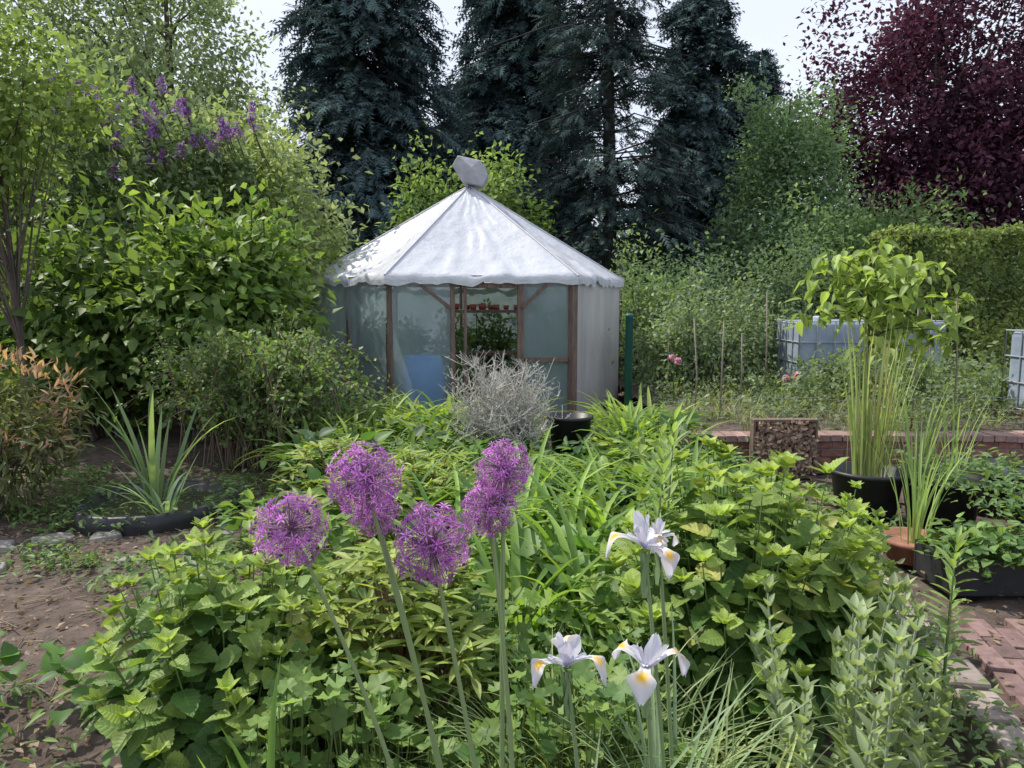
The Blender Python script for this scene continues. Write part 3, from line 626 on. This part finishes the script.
FALL=petal(1,.62,lambda t:.3+.1*math.sin(t*3)+(.75*math.exp(-((t-.76)/.17)**2)) if t<.99 else .22,lambda t:(math.sin(t*1.7)*1.0,.42*math.sin(t*2.3)-.7*t**2.6),cf)
STD=petal(1,.46,lambda t:.2+.8*math.sin(math.pi*min(1,t*.92+.05))**1.1*(.45+.55*t),lambda t:(.55*t-.1*t*t,.85*t-.06*t*t),lambda t,k:(wht*(.85+.15*t))*(1-.12*abs(math.sin(k*10)))*(.8+.2*t)+lav*.1*(1-t))
STY=petal(1,.32,lambda t:.6+.5*math.sin(t*3),lambda t:(.7*t,.42*t-.1*t*t),lambda t,k:wht*.95)
def iris(c,rot,foot,s=.085):
    mb=MB(); c=A(*c); foot=A(*foot)
    tube(mb,bez(foot,(c+foot)/2+A(.01,0,0),c-UP*.01,12),np.linspace(.006,.0045,12),(.17,.24,.11),1,8)
    for k in range(3):
        a=rot+k*2.094+R.normal()*.15; o=np.array([[math.cos(a),math.sin(a),R.normal()*.16]]); sc=s*R.uniform(.88,1.08)
        inst(mb,FALL,c[None],o,UP[None]+R.normal(size=(1,3))*.15,np.array([sc]),(1,1,1)); inst(mb,STY,c[None]+UP*.008,o,UP[None],np.array([s*.75]),(1,1,1))
        a+=1.047+R.normal()*.15; o=np.array([[math.cos(a),math.sin(a),R.normal()*.2]]); inst(mb,STD,c[None],o,UP[None]+R.normal(size=(1,3))*.15,np.array([s*R.uniform(.9,1.15)]),(1,1,1))
    straps(mb,np.repeat(c[None]-UP*.12,2,0),A(rot,rot+3),A(1.5,1.5),A(.15,.2),A(.13,.12),A(.022,.022),A((.15,.23,.1),(.17,.25,.12)).reshape(2,3),1)
    n=7; a=R.random(n)*6.28; straps(mb,np.repeat(foot[None],n,0)+R.standard_normal((n,3))*A(.02,.02,0),a,R.uniform(1.3,1.5,n),R.uniform(.3,.9,n),R.uniform(.5,.8,n),np.full(n,.012),cmix(n,(.13,.2,.1),(.22,.29,.15)),1)
    return mb.build('iris',[PETAL,STEM])
iris((.312,1.68,1.02),-1.0,(.42,1.75,0),.088); iris((.126,1.62,.76),-.5,(.2,1.66,0),.095); iris((.31,1.62,.755),-1.9,(.36,1.7,0),.095)
iris((.36,1.76,1.02),.4,(.44,1.8,0),.055)
mb=MB()
for i in range(24):
    b=A(1.05+R.normal()*.1,2.0+R.normal()*.09,0); tip=b+A(R.normal()*.06,R.normal()*.06,R.uniform(.38,.8)); nn=17; pts=bez(b,(b+tip)/2+A(R.normal()*.03,0,0),tip,nn+1)
    tube(mb,pts,np.linspace(.006,.003,nn+1),(.22,.27,.2),1,5); ph=R.random()*3
    for j in range(3,nn+1):
        t=j/nn; k=2 if j<nn else 5; an=ph+j*1.571+np.arange(k)*6.283/k+R.normal()*.2; e=.7+.4*t+R.normal()*.12
        ax=np.stack([np.cos(an)*math.cos(e),np.sin(an)*math.cos(e),np.full(k,math.sin(e))],1); nm=np.stack([-np.cos(an)*.7,-np.sin(an)*.7,np.full(k,.7)],1)
        inst(mb,LVs,np.repeat(pts[j][None],k,0),ax,nm,(.1-.045*t)*R.uniform(.8,1.2,k),cmix(k,(.16,.21,.11),(.27,.33,.19)))
mb.build('lambs_ear',[LEAF,STEM])
mb=MB()
for (x_,y_,h_) in [(.58,2.75,1.15),(.63,2.95,1.05),(.5,2.6,.98),(1.6,2.6,.72)]:
    tip=A(x_+R.normal()*.03,y_,h_); pts=bez((x_,y_,0),(x_,y_,h_*.5),tip,24); tube(mb,pts,np.linspace(.007,.003,24),(.12,.18,.07),1,6)
    for j in range(7,24):
        k=3; an=j*2.4+np.arange(k)*2.1; e=.35+.8*(j/24)**3
        inst(mb,LLan,np.repeat(pts[j][None],k,0),np.stack([np.cos(an)*math.cos(e),np.sin(an)*math.cos(e),np.full(k,math.sin(e))],1),UP+R.standard_normal((k,3))*.1,(.14-.05*j/24)*R.uniform(.8,1.1,k),cmix(k,(.12,.19,.06),(.22,.3,.11)))
mb.build('lily_shoots',[LEAF,STEM])
# ---------------------------------------------------------------- brick wall
BRK=surf('brick',(.5,.45,.45),(1.1,1.05,1.05),14,.85,.6,usecol=True,dist=.008); MORT=surf('mortar',(.2,.18,.17),(.3,.28,.26),20,.95,.5)
W=empty('brick_wall'); mb=MB(); x0,x1=1.55,9.0
for c_ in range(4):
    x=x0+(.11 if c_%2 else 0)
    while x<x1:
        l=.21; k=R.uniform(.7,1.25); box(mb,(x+l/2,6.86+R.normal()*.004,.035+c_*.075),(l/2,.1,.032),None,A(.28,.14,.11)*k+A(.02,.02,.02)*R.random()); x+=.22
x=x0
while x<x1: 
    k=R.uniform(.75,1.2); box(mb,(x+.05,6.86,.325+R.normal()*.003),(.05,.125,.03),rotz(R.normal()*.02),A(.36,.25,.22)*k); x+=.108
mb.build('bricks',[BRK],W,.004)
mb=MB(); box(mb,((x0+x1)/2,6.862,.14),((x1-x0)/2-.01,.09,.15)); mb.build('mortar',[MORT],W)
H_=empty('insect_hotel'); mb=MB()
box(mb,(2.44,6.55,.02),(.29,.05,.012)); box(mb,(2.44,6.55,.53),(.29,.05,.012)); box(mb,(2.162,6.55,.275),(.01,.05,.241)); box(mb,(2.718,6.55,.275),(.01,.05,.241)); box(mb,(2.44,6.59,.275),(.25,.006,.23))
mb.build('frame',[WOOD],H_,.003)
mb=MB(); n=1700; p=np.stack([R.uniform(2.18,2.7,n),R.uniform(6.48,6.55,n),R.uniform(.04,.52,n)],1)
inst(mb,L2,p,rdir(n)*A(1,.3,1),A(0,-1,.3)+R.standard_normal((n,3))*.5,R.uniform(.03,.06,n),cmix(n,(.14,.1,.085),(.44,.33,.28),None,.3))
mb.build('bark_filling',[LEAF],H_)
# ---------------------------------------------------------------- tubs, pots
tub('black_tub',2.62,5.35,.25,.36); 
mb=MB(); n=74
a=R.random(n)*6.28; r=.15*np.sqrt(R.random(n)); b=np.stack([2.62+r*np.cos(a),5.35+r*np.sin(a),np.full(n,.26)],1)
straps(mb,b,a,R.uniform(1.45,1.57,n),R.uniform(0,.3,n),R.uniform(.5,1.3,n),np.full(n,.012),cmix(n,(.12,.17,.06),(.28,.32,.14),None,.25),0)
for i in range(22):
    q=b[i]; sticks(mb,q[None],(q+A(R.normal()*.05,R.normal()*.05,R.uniform(.7,1.1)))[None],.003,(.3,.28,.16))
mb.build('reeds',[LEAF])
tub('black_tub',3.12,5.25,.27,.33,fill=.9); tub('black_tub',3.78,5.7,.33,.3,fill=.9); tub('black_tub',3.55,4.7,.24,.3)
TER=surf('terracotta',(.26,.12,.08),(.4,.2,.14),10,.85,.3)
tub('terracotta_bowl',2.5,4.45,.19,.14,0,TER)
WATER=surf('pond_water',(.015,.02,.018),(.03,.035,.025),3,.08,.1,spec=.5)
for x_,y_,r_,z_ in [(3.12,5.25,.25,.305),(3.78,5.7,.3,.275)]:
    b=MB(); revolve(b,[(0,0),(r_,0)],(x_,y_,z_),(1,1,1),0,32); b.build('water',[WATER])
mb=MB()
for x_,y_,z_,n_ in [(2.5,4.45,.1,26),(2.9,5.2,.28,20),(3.2,5.3,.28,14)]: tuft(mb,x_,y_,z_,n_,.75,.014,(.12,.19,.07),(.25,.33,.14),.08,(78,89),(5,40))
for i in range(90):
    x_,y_=R.uniform(2.2,4.2),R.uniform(4.3,5.9); k=16
    if (x_-2.5)**2+(y_-4.3)**2<.09: continue
    inst(mb,LVs,A(x_,y_,.05+.3*(x_>2.9))+R.standard_normal((k,3))*A(.07,.07,.05),rdir(k)*A(1,1,.4),UP+R.standard_normal((k,3))*.3,R.uniform(.04,.08,k),cmix(k,(.06,.12,.045),(.15,.22,.08)))
mb.build('pond_plants',[LEAF])
b=MB(); x_,y_=2.8,4.05
box(b,(x_,y_-.18,.1),(.42,.012,.1)); box(b,(x_,y_+.18,.1),(.42,.012,.1)); box(b,(x_-.408,y_,.1),(.012,.168,.1)); box(b,(x_+.408,y_,.1),(.012,.168,.1)); box(b,(x_,y_,.08),(.39,.165,.07))
b.build('black_planter',[BLK],None,.006)
mb=MB()
for i in range(64):
    q=A(x_+R.uniform(-.4,.4),y_+R.uniform(-.24,.16),.17); k=9; p=q+R.standard_normal((k,3))*A(.06,.06,.05)+UP*.07
    inst(mb,LV,p,rdir(k)*A(1,1,.3),UP+R.standard_normal((k,3))*.35,R.uniform(.05,.09,k),cmix(k,(.06,.12,.045),(.15,.23,.07))); sticks(mb,np.repeat(q[None],k,0),p,.0015,(.1,.14,.05))
mb.build('strawberry_plants',[LEAF])
b=MB(); revolve(b,[(0,-.0),(.42,.0),(.47,.07),(.53,.1),(.56,.09),(.57,.02),(.57,-.1)],(-2.72,5.55,0),(1,1,1),0,48,.045); b.build('pond_liner',[BLK])
b=MB(); revolve(b,[(0,.045),(.45,.045)],(-2.72,5.55,0),(1,1,1),0,40,.04); b.build('pond_water',[surf('murky_water',(.02,.025,.018),(.06,.065,.035),3,.35,.1,spec=.4)])
mb=MB(); tuft(mb,-2.75,5.6,.03,16,1.0,.04,(.11,.18,.08),(.24,.32,.15),.08,(68,88),(10,60)); tuft(mb,-2.5,5.2,.03,14,.5,.03,(.1,.16,.09),(.22,.3,.17),.05,(40,80),(10,75))
n=260; a=R.random(n)*6.28; r=.43*np.sqrt(R.random(n)); inst(mb,LVs,np.stack([-2.72+r*np.cos(a),5.55+r*np.sin(a),np.full(n,.05)],1),rdir(n)*A(1,1,.1),UP+R.standard_normal((n,3))*.15,R.uniform(.02,.05,n),cmix(n,(.08,.13,.05),(.2,.25,.1)))
mb.build('yellow_flag_leaves',[LEAF])
mb=MB()
for i in range(90):
    a=R.random()*6.283; rr_=R.uniform(.5,.75); k=14; cx,cy=-2.72+rr_*math.cos(a),5.55+rr_*math.sin(a)
    if math.sin(a)<-.3 and R.random()<.75: continue
    inst(mb,LVs,A(cx,cy,.07)+R.standard_normal((k,3))*A(.06,.06,.04),rdir(k)*A(1,1,.4),UP+R.standard_normal((k,3))*.35,R.uniform(.03,.07,k),cmix(k,(.05,.1,.04),(.14,.2,.08)))
mb.build('pond_edge_plants',[LEAF])
STONE=surf('stone',(.13,.12,.11),(.32,.3,.28),7,.9,.6,dist=.012,detail=10)
mb=MB()
for x_,y_,r_ in [(-3.15,4.9,.17),(-2.8,4.95,.13),(-3.45,4.7,.2),(-3.2,4.4,.12),(-2.4,4.45,.07),(-2.0,5.0,.07),(-2.25,6.0,.12),(-2.1,4.1,.05),(-1.9,3.5,.05),(-2.3,3.2,.04)]:
    m=11; a=np.arange(m)*6.283/m; rr_=r_*R.uniform(.75,1.2,m); z0=gh(x_,y_)-.02
    lowr=np.stack([x_+rr_*np.cos(a),y_+rr_*.8*np.sin(a),np.full(m,z0-.05)],1); up_=np.stack([x_+rr_*.9*np.cos(a),y_+rr_*.7*np.sin(a),np.full(m,z0+.02)+R.normal(0,.006,m)],1)
    mb.add(np.concatenate([lowr,up_]),[np.array([(i,(i+1)%m,m+(i+1)%m,m+i) for i in range(m)]),np.array([[m+i for i in range(m)]])],(1,1,1),0,None,False)
mb.build('stepping_stones',[STONE],None,.012)
# ---------------------------------------------------------------- brick path right with stone edging
mb=MB()
for i in range(10):
    for j in range(10):
        x_=2.1+j*.108; y_=1.4+i*.215+(.107 if j%2 else 0)
        box(mb,(x_+(y_-3)*.18,y_,-.01+R.normal()*.007),(.05,.103,.03),rotz(rad(-10)+R.normal()*.04),A(.25,.17,.16)*R.uniform(.55,1.25))
mb.build('brick_path',[BRK],None,.004)
mb=MB(); y_=1.5
while y_<4.3:
    l=R.uniform(.18,.34); x_=1.86+(y_-3)*.18
    box(mb,(x_,y_+l/2,.03+R.normal()*.01),(.08+R.normal()*.01,l/2-.012,.07),rotz(rad(-10)+R.normal()*.08),A(1,1,1)*R.uniform(.65,1.1)); y_+=l
mb.build('stone_edging',[surf('edging_stone',(.2,.16,.14),(.45,.38,.34),8,.9,.8,usecol=True,dist=.015)],None,.015)
mb=MB()
for i in range(300):
    t=R.random(); y_=1.6+3*t; x_=1.72+(y_-3)*.18+R.normal()*.12; k=10
    inst(mb,LVs,A(x_,y_,.05)+R.standard_normal((k,3))*A(.05,.05,.04)+UP*.04,rdir(k)*A(1,1,.5),UP+R.standard_normal((k,3))*.4,R.uniform(.025,.05,k),cmix(k,(.07,.12,.05),(.18,.24,.1)))
n=1100; x=R.uniform(1.8,4,n); y=R.uniform(2,6.4,n); inst(mb,L2,np.stack([x,y,np.full(n,.03)],1),rdir(n)*A(1,1,.2),UP+R.standard_normal((n,3))*.4,R.uniform(.015,.05,n),cmix(n,(.1,.07,.05),(.3,.22,.15)))
mb.build('path_edge_weeds',[LEAF])
# ---------------------------------------------------------------- young tree with drooping leaves
mb=MB(); b=A(3.45,7.2,.25); tube(mb,bez(b,b+A(.02,0,.9),b+A(.03,0,1.8),10),np.linspace(.018,.008,10),(1,1,1),1,7)
P=[];AX=[]
for i in range(34):
    z=1.0+.9*R.random(); a=R.random()*6.28; l=R.uniform(.35,.95)*(1.2-.5*(z-1)); s=b+A(.02,0,z-.25); e=s+A(math.cos(a)*l,math.sin(a)*l*.7,R.uniform(.0,.35)); pts=bez(s,(s+e)/2+UP*.15,e,7)
    tube(mb,pts,np.linspace(.008,.003,7),(1,1,1),1,5)
    for j in range(2,7):
        for q in range(4 if j<6 else 9): P.append(pts[j]+R.standard_normal(3)*.06); a2=R.random()*6.28; AX.append((math.cos(a2)*.7,math.sin(a2)*.7,R.uniform(-1.3,.1)))
n=len(P); inst(mb,LVs,P,np.array(AX),UP+R.standard_normal((n,3))*.5,R.uniform(.1,.2,n),cmix(n,(.13,.19,.05),(.28,.36,.12)))
mb.build('young_cherry_tree',[LEAF,BARK])
CANE=surf('cane',(.15,.13,.11),(.28,.25,.2),9,.7,.2,(1,1,3))
for x_,y_,z0,z1 in [(2.0,8,.2,1.4),(2.3,8.1,.2,1.36),(3.3,9.6,.2,1.7),(4.25,7.05,.2,1.62),(4.1,7.5,.2,1.6),(2.15,10.2,.2,1.3),(5.2,9.2,.2,1.5),(2.8,9.0,.2,1.2)]:
    b=MB(); tube(b,[(x_,y_,z0),(x_+.01,y_,(z0+z1)/2),(x_+R.normal()*.02,y_,z1)],[.009,.009,.008],(1,1,1),0,8,True); b.build('garden_stake',[CANE])
F=empty('wire_fence'); b=MB()
for z_ in (.38,.5,.62):
    xs=np.linspace(1.5,8.5,60); tube(b,np.stack([xs,7.3+0*xs,z_+.015*np.sin(xs*3)+.01*np.sin(xs*11)],1),.0022,(1,1,1),0,4)
for x_ in np.arange(1.5,8.5,.15): tube(b,[(x_,7.3,.25),(x_+.01*math.sin(x_*9),7.3,.63)],[.0016]*2,(1,1,1),0,4)
b.build('wires',[surf('galvanised_wire',(.2,.2,.2),(.35,.35,.35),9,.5,.1)],F)
# ---------------------------------------------------------------- water tanks (cage tote)
TK=surf('tank_plastic',(.18,.22,.3),(.36,.42,.5),2.5,.5,.5,dist=.03); STEEL=surf('steel_cage',(.22,.24,.27),(.36,.38,.42),8,.5,.1)
def tank(x,y,w_,h,z):
    T=empty('water_tank'); m=MB(); box(m,(x,y,z+h*.5+.06),(w_*.49,w_*.47,h*.44)); o=m.build('inner_bottle',[TK],T); bv=o.modifiers.new('b','BEVEL'); bv.width=.07; bv.segments=4
    m=MB(); revolve(m,[(0,h+z+.07),(.11,h+z+.07),(.12,h+z+.04),(.13,h+z-.01)],(x,y,0),(1,1,1),0,20); m.build('lid',[TK],T)
    m=MB(); q=w_/2
    for i in range(5):
        t=-q+w_*i/4
        for s_ in(-1,1):
            tube(m,[(x+t,y+s_*q,z+.12),(x+t,y+s_*q,z+h)],[.009]*2,(1,1,1),0,6); tube(m,[(x+s_*q,y+t,z+.12),(x+s_*q,y+t,z+h)],[.009]*2,(1,1,1),0,6)
    for i in range(4):
        zz_=z+.14+(h-.14)*i/3; tube(m,[(x-q,y-q,zz_),(x+q,y-q,zz_),(x+q,y+q,zz_),(x-q,y+q,zz_),(x-q,y-q,zz_)],[.01]*5,(1,1,1),0,6)
    m.build('cage',[STEEL],T); m=MB()
    box(m,(x,y,z+.1),(q,q,.02)); [box(m,(x+d,y,z+.04),(.05,q,.04)) for d in(-q+.06,0,q-.06)]; m.build('pallet',[WOOD],T)
tank(4.5,10.8,1.0,1.0,.3); tank(5.65,10.9,1.0,1.0,.3); tank(6.15,7.9,1.05,1.0,.26)
mb=MB()
for x_,y_,z_ in [(3.45,9.3,.62),(2.15,9.8,.75)]:
    for s_ in range(2):
        n=26; o=R.normal(size=3)*.08; inst(mb,LOB,A(x_,y_,z_)+o+rdir(n)*.03,rdir(n),rdir(n),np.full(n,.05),cmix(n,(.65,.25,.36),(.8,.5,.58)),1)
    sticks(mb,A((x_,y_,.25)).reshape(1,3),A((x_,y_,z_)).reshape(1,3),.005,(.06,.1,.04))
    k=90; inst(mb,L2,A(x_,y_,z_-.15)+R.standard_normal((k,3))*A(.12,.12,.12),rdir(k),UP+R.standard_normal((k,3))*.5,np.full(k,.05),cmix(k,(.05,.09,.03),(.12,.18,.06)))
mb.build('rose_bush',[LEAF,PETAL])
